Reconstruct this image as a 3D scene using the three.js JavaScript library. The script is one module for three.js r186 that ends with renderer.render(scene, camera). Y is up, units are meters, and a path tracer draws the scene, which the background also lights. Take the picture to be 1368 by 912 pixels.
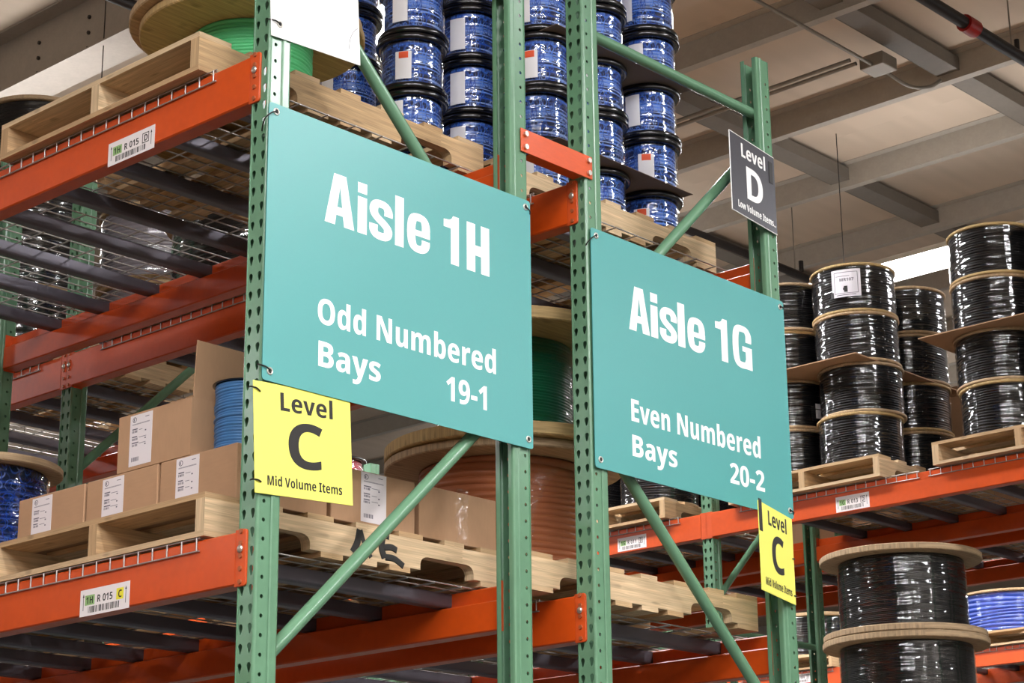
import * as THREE from 'three';
import { mergeGeometries, mergeVertices } from 'three/addons/utils/BufferGeometryUtils.js';
import { RoundedBoxGeometry } from 'three/addons/geometries/RoundedBoxGeometry.js';
import { FontLoader } from 'three/addons/loaders/FontLoader.js';
import { RectAreaLightUniformsLib } from 'three/addons/lights/RectAreaLightUniformsLib.js';

// ------------------------------------------------------------------ camera, light, exposure
const scene = new THREE.Scene();
scene.background = new THREE.Color(0x000000);
const renderer = new THREE.WebGLRenderer({ antialias: true });
renderer.toneMapping = THREE.LinearToneMapping;
renderer.toneMappingExposure = 1.22;
renderer.shadowMap.enabled = true;
RectAreaLightUniformsLib.init();
const camera = new THREE.PerspectiveCamera(18.9645, 1368 / 912, 0.1, 80);
camera.position.set(-3.4285, 1.5985, 4.0516);
camera.rotation.order = 'YXZ';
camera.rotation.set(0.300136, -0.829805, -0.010672);
const LAMP = { intensity: 38, up: 8, glow: 30, color: 0xfdfcff, y: 6.9, width: 0.42, length: 2.4 };

// ------------------------------------------------------------------ helpers
const used = new Map();
function numbered(name) {
  const n = used.get(name) ?? 0; used.set(name, n + 1);
  return n ? name + '_' + String(n).padStart(3, '0') : name;
}
function tag(o, label, category, group) {
  o.userData.label = label; o.userData.category = category;
  if (group) o.userData.group = group;
  return o;
}
function thing(name, label, category, [x, y, z] = [0, 0, 0], turn = 0, group) {
  const o = new THREE.Group(); o.name = numbered(name); o.position.set(x, y, z); o.rotation.y = turn;
  scene.add(o); return tag(o, label, category, group);
}
function part(name, geometry, material, parent, at) {
  const m = new THREE.Mesh(geometry, material); m.name = name; m.castShadow = m.receiveShadow = true;
  if (at) m.position.set(...at);
  parent.add(m); return m;
}
function solo(name, geometry, material, label, category, at, group) {
  const m = part(numbered(name), geometry, material, scene, at); return tag(m, label, category, group);
}
function structure(name, geometry, material) {
  const m = part(name, geometry, material, scene); m.userData.kind = 'structure'; return m;
}
function copyOf(o, label, [x, y, z], turn = 0, group) {
  const c = o.clone(); c.name = numbered(o.name.replace(/_\d{3}$/, '')); c.userData = { ...o.userData }; c.position.set(x, y, z); c.rotation.y = turn;
  scene.add(c); c.userData.label = label; if (group) c.userData.group = group; return c;
}
function rng(seed) { let s = seed | 0; return () => { s = (s + 0x6d2b79f5) | 0; let t = Math.imul(s ^ (s >>> 15), 1 | s); t = (t + Math.imul(t ^ (t >>> 7), 61 | t)) ^ t; return ((t ^ (t >>> 14)) >>> 0) / 4294967296; }; }
const R = rng(7), rr = (a, b) => a + (b - a) * R();
function box(w, h, d, x = 0, y = 0, z = 0) { return new THREE.BoxGeometry(w, h, d).translate(x, y, z); }
function span(x0, x1, y0, y1, z0, z1) { return box(x1 - x0, y1 - y0, z1 - z0, (x0 + x1) / 2, (y0 + y1) / 2, (z0 + z1) / 2); }
function soft(w, h, d, r, x = 0, y = 0, z = 0) { return new RoundedBoxGeometry(w, h, d, 2, r).translate(x, y, z); }
function flat(g) { const n = g.index ? g.toNonIndexed() : g; for (const k of Object.keys(n.attributes)) if (!['position', 'normal', 'uv'].includes(k)) n.deleteAttribute(k); return n; }
function join(list) { return mergeGeometries(list.map(flat)); }
// uv in metres, u along the grain axis
function grainUV(g, axis = 0, du = 0, dv = 0) {
  const p = g.attributes.position, n = g.attributes.normal, uv = new Float32Array(p.count * 2), P = [0, 0, 0], Nn = [0, 0, 0];
  for (let i = 0; i < p.count; i++) {
    P[0] = p.getX(i); P[1] = p.getY(i); P[2] = p.getZ(i); Nn[0] = Math.abs(n.getX(i)); Nn[1] = Math.abs(n.getY(i)); Nn[2] = Math.abs(n.getZ(i));
    const k = Nn[0] >= Nn[1] && Nn[0] >= Nn[2] ? 0 : Nn[1] >= Nn[2] ? 1 : 2;
    let a = axis, b = [0, 1, 2].find((c) => c !== k && c !== axis);
    if (k === axis) { a = (axis + 1) % 3; b = (axis + 2) % 3; }
    uv[i * 2] = P[a] + du; uv[i * 2 + 1] = P[b] + dv;
  }
  g.setAttribute('uv', new THREE.BufferAttribute(uv, 2)); return g;
}
function rod(a, b, r, sides = 6) {
  const A = new THREE.Vector3(...a), B = new THREE.Vector3(...b), d = B.clone().sub(A), L = d.length();
  const g = new THREE.CylinderGeometry(r, r, L, sides, 1);
  g.applyQuaternion(new THREE.Quaternion().setFromUnitVectors(new THREE.Vector3(0, 1, 0), d.normalize()));
  return g.translate((A.x + B.x) / 2, (A.y + B.y) / 2, (A.z + B.z) / 2);
}

// ------------------------------------------------------------------ procedural textures
function noise2(seed, wrap) {
  const r = rng(seed), T = new Float32Array(wrap * wrap).map(() => r());
  return (x, y) => {
    const xi = Math.floor(x), yi = Math.floor(y), fx = x - xi, fy = y - yi, s = fx * fx * (3 - 2 * fx), t = fy * fy * (3 - 2 * fy);
    const q = (a, b) => T[((b % wrap + wrap) % wrap) * wrap + ((a % wrap + wrap) % wrap)];
    return (q(xi, yi) * (1 - s) + q(xi + 1, yi) * s) * (1 - t) + (q(xi, yi + 1) * (1 - s) + q(xi + 1, yi + 1) * s) * t;
  };
}
function tex(w, h, f, srgb = true) {
  const d = new Uint8Array(w * h * 4);
  for (let y = 0; y < h; y++) for (let x = 0; x < w; x++) { const c = f(x / w, y / h), i = (y * w + x) * 4; for (let k = 0; k < 3; k++) d[i + k] = Math.max(0, Math.min(255, 255 * (c[k] ?? c))); d[i + 3] = 255; }
  const t = new THREE.DataTexture(d, w, h); t.wrapS = t.wrapT = THREE.RepeatWrapping; t.magFilter = THREE.LinearFilter; t.minFilter = THREE.LinearMipmapLinearFilter; t.generateMipmaps = true;
  if (srgb) t.colorSpace = THREE.SRGBColorSpace; t.needsUpdate = true; return t;
}
const n8 = noise2(3, 8), n16 = noise2(5, 16), n32 = noise2(9, 32), n64 = noise2(11, 64), n128 = noise2(15, 128);
const grain = (u, v) => {                       // softwood grain, one tile = 1 m along, 0.25 m across
  const warp = n8(u * 8, v * 8) * 1.0 + n16(u * 16, v * 16) * 0.4;
  const ring = 0.5 + 0.5 * Math.sin((v * 10 + warp * 0.35) * 6.283);
  const fine = n128(u * 16, v * 128), fib = n64(u * 8, v * 64);
  return 0.78 + 0.11 * ring * fib + 0.12 * fine - 0.16 * Math.max(0, n16(u * 16 + 3, v * 16 + 5) - 0.78) * 4;
};
const woodMap = tex(512, 512, (u, v) => { const g = grain(u, v), k = n32(u * 16 + 4, v * 32); return [g * (0.97 + 0.03 * k), g * (0.95 + 0.04 * k), g * (0.92 + 0.05 * k)]; });
woodMap.repeat.set(1, 4);
const woodBump = tex(512, 512, (u, v) => grain(u, v) - 0.2, false); woodBump.repeat.set(1, 4);
const cardMap = tex(256, 256, (u, v) => { const g = 0.95 + 0.02 * n64(u * 64, v * 16) + 0.03 * n8(u * 8, v * 8); return [g, g * 0.995, g * 0.985]; });
cardMap.repeat.set(3, 3);
const paintBump = tex(256, 256, (u, v) => 0.5 + 0.3 * (n32(u * 32, v * 32) - 0.5) + 0.2 * (n128(u * 128, v * 128) - 0.5), false); paintBump.repeat.set(4, 4);
const wearMap = tex(512, 512, (u, v) => { const a = 0.97 + 0.03 * (n16(u * 16, v * 16) - 0.5) + 0.03 * (n64(u * 64, v * 64) - 0.5); return [a, a, a]; });
const concreteMap = tex(512, 512, (u, v) => { const a = 0.86 + 0.12 * (n8(u * 8, v * 8) - 0.5) + 0.1 * (n64(u * 64, v * 64) - 0.5); return [a, a, a]; }); concreteMap.repeat.set(0.3, 0.3);
const ceilMap = tex(512, 512, (u, v) => { const a = 0.94 + 0.05 * (n8(u * 8, v * 8) - 0.5) + 0.05 * (n32(u * 32, v * 4) - 0.5); return [a, a * 0.995, a * 0.985]; }); ceilMap.repeat.set(0.4, 0.4);
const roughMap = tex(256, 256, (u, v) => { const a = 0.85 + 0.16 * (n16(u * 16, v * 16) - 0.5) + 0.15 * (n64(u * 64, v * 64) - 0.5); return [a, a, a]; }, false); roughMap.repeat.set(2, 2);
const cvs = (w, h, draw) => { const c = document.createElement('canvas'); c.width = w; c.height = h; draw(c.getContext('2d'), w, h); const t = new THREE.CanvasTexture(c); t.colorSpace = THREE.SRGBColorSpace; t.anisotropy = 8; return t; };
// loops of wire lying under the film of the blue reels
const loopMap = cvs(1024, 512, (g, w, h) => {
  const r = rng(21); g.fillStyle = '#2f3a58'; g.fillRect(0, 0, w, h);
  const cols = ['#3a72c8', '#4d8ae0', '#2c549c', '#72a6ec', '#1c2540', '#4a5f86', '#b9cbe8', '#3868b8', '#6ea2ec', '#93b8ee', '#d3dff2'];
  for (let i = 0; i < 60; i++) { g.strokeStyle = cols[Math.floor(r() * cols.length)]; g.lineWidth = 3 + r() * 5; const y = r() * h; for (const o of [-w, 0]) { g.beginPath(); g.moveTo(o, y); g.bezierCurveTo(o + w * 0.4, y + (r() - 0.5) * 60, o + w * 0.6, y + (r() - 0.5) * 60, o + w, y); g.stroke(); } }
  for (let i = 0; i < 420; i++) { const x = r() * w, y = r() * h, a = 14 + r() * 26, b = 12 + r() * 18; g.strokeStyle = cols[Math.floor(r() * cols.length)]; g.lineWidth = 2.5 + r() * 4; for (const o of [-w, 0, w]) { g.beginPath(); g.ellipse(x + o, y, a, b, r() * 0, 0, 6.2832); g.stroke(); } }
});
loopMap.wrapS = loopMap.wrapT = THREE.RepeatWrapping;

// ------------------------------------------------------------------ materials
const mat = (color, roughness = 0.6, o = {}) => new THREE.MeshPhysicalMaterial({ color, roughness, ...o });
const M = {
  green: mat(0x689272, 0.23, { map: wearMap }),
  orange: mat(0xd55012, 0.42, { map: wearMap, bumpMap: paintBump, bumpScale: 0.00012, roughnessMap: roughMap }),
  connector: mat(0xd85520, 0.4, { map: wearMap }),
  zinc: mat(0x66626a, 0.4, { metalness: 0.55 }),
  galv: mat(0xb9b4b0, 0.38, { metalness: 0.75 }),
  steel: mat(0xd8d4cc, 0.3, { metalness: 0.85 }),
  rivet: mat(0xb0603c, 0.45, { metalness: 0.3 }),
  teal: mat(0x509f9b, 0.36, { bumpMap: paintBump, bumpScale: 0.0002 }),
  tealEdge: mat(0x2b7d78, 0.5),
  white: mat(0xf6f5f1, 0.45),
  yellow: mat(0xf2ee68, 0.5), black: mat(0x17140f, 0.55), charcoal: mat(0x34323a, 0.42, { map: wearMap }),
  plastic: mat(0x0d0d10, 0.22, { clearcoat: 0.4, clearcoatRoughness: 0.15 }),
  card: mat(0xb89270, 0.85, { map: cardMap }), cardDark: mat(0x96765a, 0.85, { map: cardMap }), cardGrey: mat(0x7d6a5a, 0.85, { map: cardMap }),
  tape: mat(0xa9855e, 0.3), paper: mat(0xe9e6e8, 0.8),
  woods: [0xe8c9a0, 0xdfbd90, 0xf0d4ac, 0xd8b488].map((c) => mat(c, 0.78, { map: woodMap, bumpMap: woodBump, bumpScale: 0.0012 })),
  flangeWood: [0xd6b880, 0xcfb490, 0xd2b48c].map((c) => mat(c, 0.75, { map: woodMap, bumpMap: woodBump, bumpScale: 0.001 })),
  film: mat(0xffffff, 0.1, { transmission: 1, thickness: 0, ior: 1.7, side: THREE.DoubleSide }),
  cableGreen: mat(0x4fb574, 0.42), cableDarkGreen: mat(0x14633f, 0.35), cableCopper: mat(0xa86440, 0.36), cableBlack: mat(0x0b0a0c, 0.55, { specularIntensity: 0.4 }), cableBlue: mat(0x4478ad, 0.42), cableRoyal: mat(0x1f45a8, 0.35), cableRed: mat(0xb03040, 0.35), cableGrey: mat(0x8d8890, 0.4),
  cableNavy: mat(0x1d2f5e, 0.35),
  wrappedBlue: mat(0xa9bde6, 0.45, { map: loopMap, specularIntensity: 0.5 }), wrappedNavy: mat(0x7285b8, 0.45, { map: loopMap, specularIntensity: 0.5 }),
  concrete: mat(0x4a4845, 0.55, { map: concreteMap }), ceiling: mat(0xc9b8a4, 0.9, { map: ceilMap }), wall: mat(0xcfc8bf, 0.85, { map: ceilMap }),
  roofSteel: mat(0xa79f92, 0.6, { map: wearMap }), roofBeam: mat(0xb3aa9e, 0.6, { map: wearMap }), bridging: mat(0x756e64, 0.6, { map: wearMap }),
  pipe: mat(0x1c1614, 0.5), red: mat(0xa01d18, 0.4), conduit: mat(0x8f887d, 0.45, { metalness: 0.4 }), wire: mat(0x2a2522, 0.6),
  fixture: mat(0xe8e6e0, 0.4), glow: new THREE.MeshStandardMaterial({ color: 0xffffff, emissive: LAMP.color, emissiveIntensity: LAMP.glow, roughness: 0.5 }), glowUp: new THREE.MeshStandardMaterial({ color: 0xffffff, emissive: LAMP.color, emissiveIntensity: 4, roughness: 0.5 }),
};

// ------------------------------------------------------------------ the building
const X0 = -19, X1 = 30, Z0 = -32, Z1 = 13, HC = 8.2;
structure('floor', grainUV(span(X0, X1, -0.2, 0, Z0, Z1), 0), M.concrete);
structure('ceiling', grainUV(span(X0, X1, HC, HC + 0.2, Z0, Z1), 2), M.ceiling);
structure('wall_back', grainUV(span(X0, X1, 0, HC, Z0 - 0.2, Z0), 0), M.wall);
structure('wall_front', grainUV(span(X0, X1, 0, HC, Z1, Z1 + 0.2), 0), M.wall);
structure('wall_left', grainUV(span(X0 - 0.2, X0, 0, HC, Z0, Z1), 2), M.wall);
structure('wall_right', grainUV(span(X1, X1 + 0.2, 0, HC, Z0, Z1), 2), M.wall);
// roof purlins run along z (they read as rising lines), bridging along x, one deep girder
const purlinShape = (d, w) => { const s = new THREE.Shape(); s.moveTo(0, 0); s.lineTo(w, 0); s.lineTo(w, 0.022); s.lineTo(w - 0.006, 0.022); s.lineTo(w - 0.006, 0.006); s.lineTo(0.006, 0.006); s.lineTo(0.006, d - 0.006); s.lineTo(0.006 , d); s.lineTo(-w, d); s.lineTo(-w, d - 0.006); s.lineTo(0, d - 0.006); s.closePath(); return s; };
const purlinGeo = grainUV(new THREE.ExtrudeGeometry(purlinShape(0.2, 0.075), { depth: Z1 - Z0 - 0.1, bevelEnabled: false }).translate(0, 0, Z0 + 0.05), 2);
const purlinX = [6.25, 7.69, 9.25, 10.55, 12.0, 13.5, 15.0, 16.5, 18.0, 19.6, 21.2];
const ordinal = ['first', 'second', 'third', 'fourth', 'fifth', 'sixth', 'seventh', 'eighth', 'ninth', 'tenth', 'eleventh', 'twelfth'];
purlinX.forEach((x, i) => solo('roof_purlin', purlinGeo, M.roofSteel, `grey steel roof purlin under the ceiling, ${ordinal[i]} beyond the deep girder`, 'purlin', [x, HC - 0.2, 0], 'roof purlins'));
const bridgeZ = [-1.2, -3.05, -4.9, -6.75, -8.6, -10.4];
bridgeZ.forEach((z, i) => {
  const b = thing('roof_bridging', `grey steel cross brace between roof purlins, ${ordinal[i]} from the aisle end`, 'brace', [0, HC - 0.15, z], 0, 'roof cross braces');
  for (let k = 0; k < 7; k++) part('channel', grainUV(join([box(purlinX[k + 1] - purlinX[k] - 0.012, 0.006, 0.19, (purlinX[k] + purlinX[k + 1]) / 2 + 0.004, 0.01, 0), box(purlinX[k + 1] - purlinX[k] - 0.012, 0.11, 0.006, (purlinX[k] + purlinX[k + 1]) / 2 + 0.004, 0.06, 0.09), box(purlinX[k + 1] - purlinX[k] - 0.012, 0.11, 0.006, (purlinX[k] + purlinX[k + 1]) / 2 + 0.004, 0.06, -0.09)]), 0), M.bridging, b);
});
{
  const g = thing('roof_girder', 'deep grey steel roof girder with rows of bolts above the green cable reel', 'girder', [4.2, 7.7, 0]);
  part('web', grainUV(span(-0.006, 0.006, 0, HC - 7.7, Z0, Z1), 2), M.roofBeam, g);
  part('bottom_flange', grainUV(span(-0.15, 0.15, -0.012, 0, Z0, Z1), 2), M.roofBeam, g);
  part('top_flange', grainUV(span(-0.13, 0.13, HC - 7.715, HC - 7.7, Z0, Z1), 2), M.roofBeam, g);
  const bolt = new THREE.CylinderGeometry(0.014, 0.014, 0.016, 6).rotateZ(Math.PI / 2);
  for (const z of [-6.9, -7.5, -8.15, -8.8]) for (const y of [0.1, 0.22, 0.34]) part('bolt', bolt, M.wire, g, [-0.013, y, z]);
  part('splice_plate', span(-0.014, -0.006, 0.05, 0.42, -9.3, -8.5), M.roofBeam, g);
}
{
  const p = thing('sprinkler_pipe', 'black sprinkler pipe with red coupling under the ceiling at top right', 'pipe', [0, 7.6, -2.05]);
  part('tube', rod([4.5, 0, 0], [24, 0, 0], 0.042, 14), M.pipe, p);
  part('coupling', rod([7.72, 0, 0], [7.86, 0, 0], 0.06, 14), M.red, p);
  for (const x of [8.35, 11.4]) { part('hanger', rod([x, 0.04, 0], [x, 0.6, 0], 0.006), M.conduit, p); part('sprinkler_head', rod([x + 0.08, 0.035, 0], [x + 0.08, 0.12, 0], 0.018, 8), M.pipe, p); }
}
{
  const p = thing('sprinkler_pipe', 'black sprinkler pipe crossing under the ceiling behind the stacked reels', 'pipe', [0, 7.5, -5.65]);
  part('tube', rod([-6, 0, 0], [24, 0, 0], 0.036, 14), M.pipe, p);
  for (const x of [10.9, 6, 1]) { part('hanger', rod([x, 0.03, 0], [x, 0.7, 0], 0.006), M.conduit, p); part('sprinkler_head', rod([x + 0.1, 0.03, 0], [x + 0.1, 0.14, 0], 0.022, 8), M.pipe, p); }
}
{
  const c = thing('electrical_conduit', 'thin steel conduit with junction box running under the roof purlins', 'conduit', [0, 7.9, -3.2]);
  part('tube', rod([5, 0, 0], [8.42, 0, 0], 0.014, 8), M.conduit, c);
  part('junction_box', soft(0.2, 0.1, 0.2, 0.01, 8.5, 0.03, 0), M.conduit, c);
  part('flex_hose', new THREE.TubeGeometry(new THREE.CatmullRomCurve3([[8.6, 0, 0], [8.85, -0.05, 0.05], [9.05, 0.0, 0.1], [9.2, 0.1, 0.1]].map((v) => new THREE.Vector3(...v))), 20, 0.014, 8), M.conduit, c);
  for (const [i, x] of [8.28, 8.36].entries()) {
    const d = thing('electrical_conduit', `${['upper', 'lower'][i]} of two parallel conduits clipped along the roof purlin`, 'conduit', [x, 7.92 - i * 0.0, 0]);
    part('tube', rod([0, 0, -16], [0, 0, -3.3], 0.016, 8), M.conduit, d);
    for (const z of [-4.2, -6, -8]) part('clip', box(0.05, 0.03, 0.03, 0, 0.012, z), M.conduit, d);
  }
}
// ------------------------------------------------------------------ lamps over the aisles
function lamp(x, z, label) {
  const t = thing('strip_light', label, 'light', [x, LAMP.y, z], 0, 'strip lights hung over the aisles');
  const W = LAMP.width, L = LAMP.length, s = new THREE.Shape();
  s.moveTo(-W / 2 - 0.02, -0.012); s.lineTo(-W / 2 - 0.015, -0.015); s.lineTo(-W / 2, 0.005); s.lineTo(W / 2, 0.005); s.lineTo(W / 2 + 0.015, -0.015); s.lineTo(W / 2 + 0.02, -0.012); s.lineTo(0.11, 0.075); s.lineTo(-0.11, 0.075); s.closePath();
  part('housing', new THREE.ExtrudeGeometry(s, { depth: L + 0.04, bevelEnabled: false }).translate(0, 0, -L / 2 - 0.02), M.fixture, t);
  part('diffuser', box(W - 0.01, 0.006, L, 0, 0, 0), M.glow, t);
  for (const e of [-1, 1]) part('hanger_wire', rod([0, 0.075, e * L * 0.42], [0, HC - LAMP.y, e * L * 0.42], 0.004, 5), M.wire, t);
  part('uplight_slot', box(0.19, 0.004, L - 0.05, 0, 0.078, 0), M.glowUp, t);
  const u = new THREE.RectAreaLight(LAMP.color, LAMP.up, 0.18, L - 0.06); u.position.set(0, 0.083, 0); u.rotation.x = Math.PI / 2; t.add(u);
  const l = new THREE.RectAreaLight(LAMP.color, LAMP.intensity, W - 0.02, L - 0.02); l.position.set(0, -0.008, 0); l.rotation.x = -Math.PI / 2; t.add(l);
}
for (const [name, x, zs] of [['leftmost aisle', -15.5, [-13.5, -18.5]], ['far left aisle', -9, [11.5, 8, 4.5, -10.8]], ['left end of the cross aisle', -4.5, [7.5, 3.5]], ['cross aisle by the left racks', -6.7, [6.2, 2.6]], ['near left aisle', -1.65, [11.5, 8, 4.5, -12]], ['aisle before the black reels', 4.1, [11.5, 8, 4.5, -3.5, -7.6, -12]], ['aisle beyond the black reels', 9.92, [8, 0.4, -3.5, -7.6, -12, -17]], ['farthest aisle', 15.7, [-0.5, -4.5, -8.5, -12.5, -18]], ['last aisle by the right wall', 21.4, [-4, -9, -14]]])
  zs.forEach((z, i) => lamp(x, z, `strip light over the ${name}, ${ordinal[i]} from the front wall`));

// ------------------------------------------------------------------ rack parts
const PW = 0.072, PD = 0.0765, PT = 0.0026, PH = 4.877, PITCH = 0.0508;
function postGeo() {
  const list = [];
  const rect = (w, h) => { const s = new THREE.Shape(); s.moveTo(0, 0); s.lineTo(w, 0); s.lineTo(w, h); s.lineTo(0, h); s.closePath(); return s; };
  const c = 0.006;
  const face = rect(PW - 2 * c, PH);                        // x -> along z, y up
  for (let k = 2; k < 95; k++) for (const zc of [0.25, 0.75]) {
    const cx = PW * zc - c, cy = 0.006 + PITCH * k + 0.023, h = new THREE.Path(), r = 0.0086, q = 0.0038, dy = 0.0155;
    for (let i = 0; i <= 6; i++) { const a = -0.35 + (Math.PI + 0.7) * i / 6; const X = cx + r * Math.cos(a), Y = cy + r * Math.sin(a); i ? h.lineTo(X, Y) : h.moveTo(X, Y); }
    for (let i = 0; i <= 3; i++) { const a = Math.PI + Math.PI * i / 3; h.lineTo(cx + q * Math.cos(a), cy - dy + q * Math.sin(a)); }
    h.closePath(); face.holes.push(h);
  }
  list.push(new THREE.ExtrudeGeometry(face, { depth: PT, bevelEnabled: false, curveSegments: 4 }).rotateY(Math.PI / 2).translate(0, 0, -c));
  for (const s of [0, 1]) {                                  // the two side plates with round holes
    const w = 0.047 - c, side = rect(w, PH);
    for (let k = 2; k < 95; k++) { const h = new THREE.Path(); for (let i = 0; i < 8; i++) { const a = i / 8 * 6.2832, X = 0.0222 - c + 0.0058 * Math.cos(a), Y = 0.006 + PITCH * k + 0.0058 * Math.sin(a); i ? h.lineTo(X, Y) : h.moveTo(X, Y); } h.closePath(); side.holes.push(h); }
    list.push(new THREE.ExtrudeGeometry(side, { depth: PT, bevelEnabled: false }).translate(c, 0, s ? -PW : -PT));
  }
  // bent strips: rounded front corners, stiffening ribs, lips; extruded along the height
  const strip = (pts) => { const s = new THREE.Shape(); const off = []; for (let i = 0; i < pts.length; i++) { const a = pts[Math.max(0, i - 1)], b = pts[Math.min(pts.length - 1, i + 1)], dx = b[0] - a[0], dy = b[1] - a[1], l = Math.hypot(dx, dy); off.push([pts[i][0] - dy / l * PT, pts[i][1] + dx / l * PT]); } pts.forEach((p, i) => (i ? s.lineTo(...p) : s.moveTo(...p))); off.reverse().forEach((p) => s.lineTo(...p)); s.closePath(); return new THREE.ExtrudeGeometry(s, { depth: PH, bevelEnabled: false }).rotateX(-Math.PI / 2); };
  const half = (m) => {
    const corner = []; for (let i = 0; i <= 4; i++) { const a = Math.PI - (Math.PI / 2) * i / 4; corner.push([c + c * Math.cos(a), -c + c * Math.sin(a)]); }
    const rest = [[0.047, 0], [0.0495, 0.0025], [0.0555, 0.0025], [0.058, 0], [0.0715, 0], [0.0755, -0.002], [0.0765, -0.006], [0.0765, -0.018]];
    for (const line of [corner, rest]) {
      const pts = line.map(([x, z]) => [x, m ? PW + z : -z]);           // shape y = -z
      const g = strip(m ? pts : pts.slice().reverse());
      list.push(m ? g : g);
    }
  };
  half(0); half(1);
  return grainUV(join(list), 1);
}
const POST = postGeo();
const tri = (g) => (g.index ? g.index.count : g.attributes.position.count) / 3;
function frame(xl, xr, z, flip, label, like) {
  if (like) return copyOf(like, label, [xl, 0, z], 0, 'green rack uprights');
  const D = xr - xl, t = thing('upright_frame', label, 'rack frame', [xl, 0, z], 0, 'green rack uprights');
  part('post', POST, M.green, t);
  const b = part('post', POST, M.green, t, [D, 0, -PW]); b.rotation.y = Math.PI;
  const f = (x) => (flip ? D - x : x), a = 0.055, e = D - 0.055, z0 = -PW / 2;
  for (const y of [4.66, 3.44, 2.24, 1.02]) part('horizontal_brace', rod([0.03, y, z0], [D - 0.03, y, z0], 0.0195, 18), M.green, t);
  for (const [y0, y1, s] of [[4.53, 3.6, 1], [3.29, 2.38, -1], [2.1, 1.17, 1]]) part('diagonal_brace', rod([f(s > 0 ? a : e), y0, z0], [f(s > 0 ? e : a), y1, z0], 0.0195, 18), M.green, t);
  for (const x of [PD / 2, D - PD / 2]) part('foot_plate', span(x - 0.06, x + 0.06, 0, 0.008, z0 - 0.036, z0 + 0.036), M.green, t);
  return t;
}
const BAY = 2.819, YD = 4.097, YC = 2.722, BH = 0.142;
const ROWS = { A: [0, 1.076], B: [1.366, 2.447], C: [5.75, 6.83], D: [7.1, 8.18], E: [11.48, 12.56] };
const frameA = frame(...ROWS.A, 0, 0, 'green upright frame behind the Aisle 1H sign');
const frameB = frame(...ROWS.B, 0, 1, 'green upright frame behind the Aisle 1G sign');
frame(...ROWS.A, -BAY, 0, 'dark green upright frame at the far end of the left pallets', frameA);
frame(...ROWS.B, -BAY, 1, 'green upright frame seen through the wire decks left of the 1H sign', frameB);
frame(...ROWS.B, -2 * BAY, 1, 'farthest green upright frame of the row behind the 1H sign', frameB);
const leftRow = [-4.38, -3.3];
for (const k of [0, 1, 2, 3]) frame(...leftRow, -k * BAY, 1, `green upright frame left of the viewer, ${ordinal[k]} from the aisle end`, frameB);
const where = { C: 'front row across the aisle', D: 'rear row across the aisle', E: 'farthest row at lower right' };
for (const row of ['C', 'D']) for (const k of [0, 1, 2, 3]) frame(...ROWS[row], -k * BAY, 1, `green upright frame in the ${where[row]}, ${ordinal[k]} from the aisle end`, frameB);
for (const k of [1, 2, 3]) frame(...ROWS.E, -k * BAY, 1, `green upright frame in the ${where.E}, ${ordinal[k]} from the aisle end`, frameB);

// beams: a step rail with a hook plate at each end
const railLen = BAY - PW - 0.006;
const railShape = (() => { const s = new THREE.Shape(), h = BH, r = 0.004; s.moveTo(-0.03 + r, -h); s.lineTo(0.03 - r, -h); s.lineTo(0.03, -h + r); s.lineTo(0.03, -0.05 - r); s.lineTo(0.03 - r, -0.05); s.lineTo(-0.004, -0.05); s.lineTo(-0.004, -r); s.lineTo(-0.004 - r, 0); s.lineTo(-0.03 + r, 0); s.lineTo(-0.03, -r); s.lineTo(-0.03, -h + r); s.closePath(); return s; })();
const RAIL = grainUV(new THREE.ExtrudeGeometry(railShape, { depth: railLen, bevelEnabled: false }).translate(0.022, 0, -railLen / 2), 2);
const plateGeo = (() => { const s = new THREE.Shape(), w = 0.042, h = 0.15, r = 0.009; s.moveTo(0, 0); s.lineTo(w - r, 0); s.quadraticCurveTo(w, 0, w, r); s.lineTo(w, h - r); s.quadraticCurveTo(w, h, w - r, h); s.lineTo(0, h); s.closePath(); return new THREE.ExtrudeGeometry(s, { depth: 0.005, bevelEnabled: true, bevelSize: 0.001, bevelThickness: 0.001, bevelSegments: 1 }).rotateY(-Math.PI / 2); })();  // lies in zy, runs +z from 0
const HOOK_A = grainUV(join([plateGeo.clone().translate(-0.001, -BH - 0.004, -0.0025), span(-0.007, 0.056, -BH - 0.005, 0.005, -0.0035, 0.0005)]), 1);
const HOOK_B = HOOK_A.clone().applyMatrix4(new THREE.Matrix4().makeScale(1, 1, -1)); { const p = HOOK_B.attributes; for (const a of Object.values(p)) for (let i = 0; i < a.count; i += 3) for (let c = 0; c < a.itemSize; c++) { const k = a.array[(i + 1) * a.itemSize + c]; a.array[(i + 1) * a.itemSize + c] = a.array[(i + 2) * a.itemSize + c]; a.array[(i + 2) * a.itemSize + c] = k; } }
const RIVET = new THREE.CylinderGeometry(0.0065, 0.0075, 0.005, 10).rotateZ(Math.PI / 2);
const CLIP = new THREE.SphereGeometry(0.011, 10, 8).scale(0.5, 1, 1);
function beam(x, side, y, zEnd, label, near) {               // side -1: outer face towards -x
  const t = thing('rack_beam', label, 'beam', [x, y, zEnd - PW / 2 - BAY / 2 ], side > 0 ? Math.PI : 0, 'orange rack beams');
  part('rail', RAIL, M.orange, t);
  const e = railLen / 2;
  for (const s of [1, -1]) {
    const h = part('hook_plate', s > 0 ? HOOK_A : HOOK_B, M.connector, t, [0, 0, s * (e + 0.002)]);
    if (near) { for (const yy of [0.0, -0.032, -0.066, -0.1, -0.135]) part('rivet', RIVET, M.rivet, h, [-0.009, yy, s * 0.02]); part('safety_clip', CLIP, M.steel, h, [-0.011, -0.048, s * 0.02]); }
  }
  return t;
}
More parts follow.
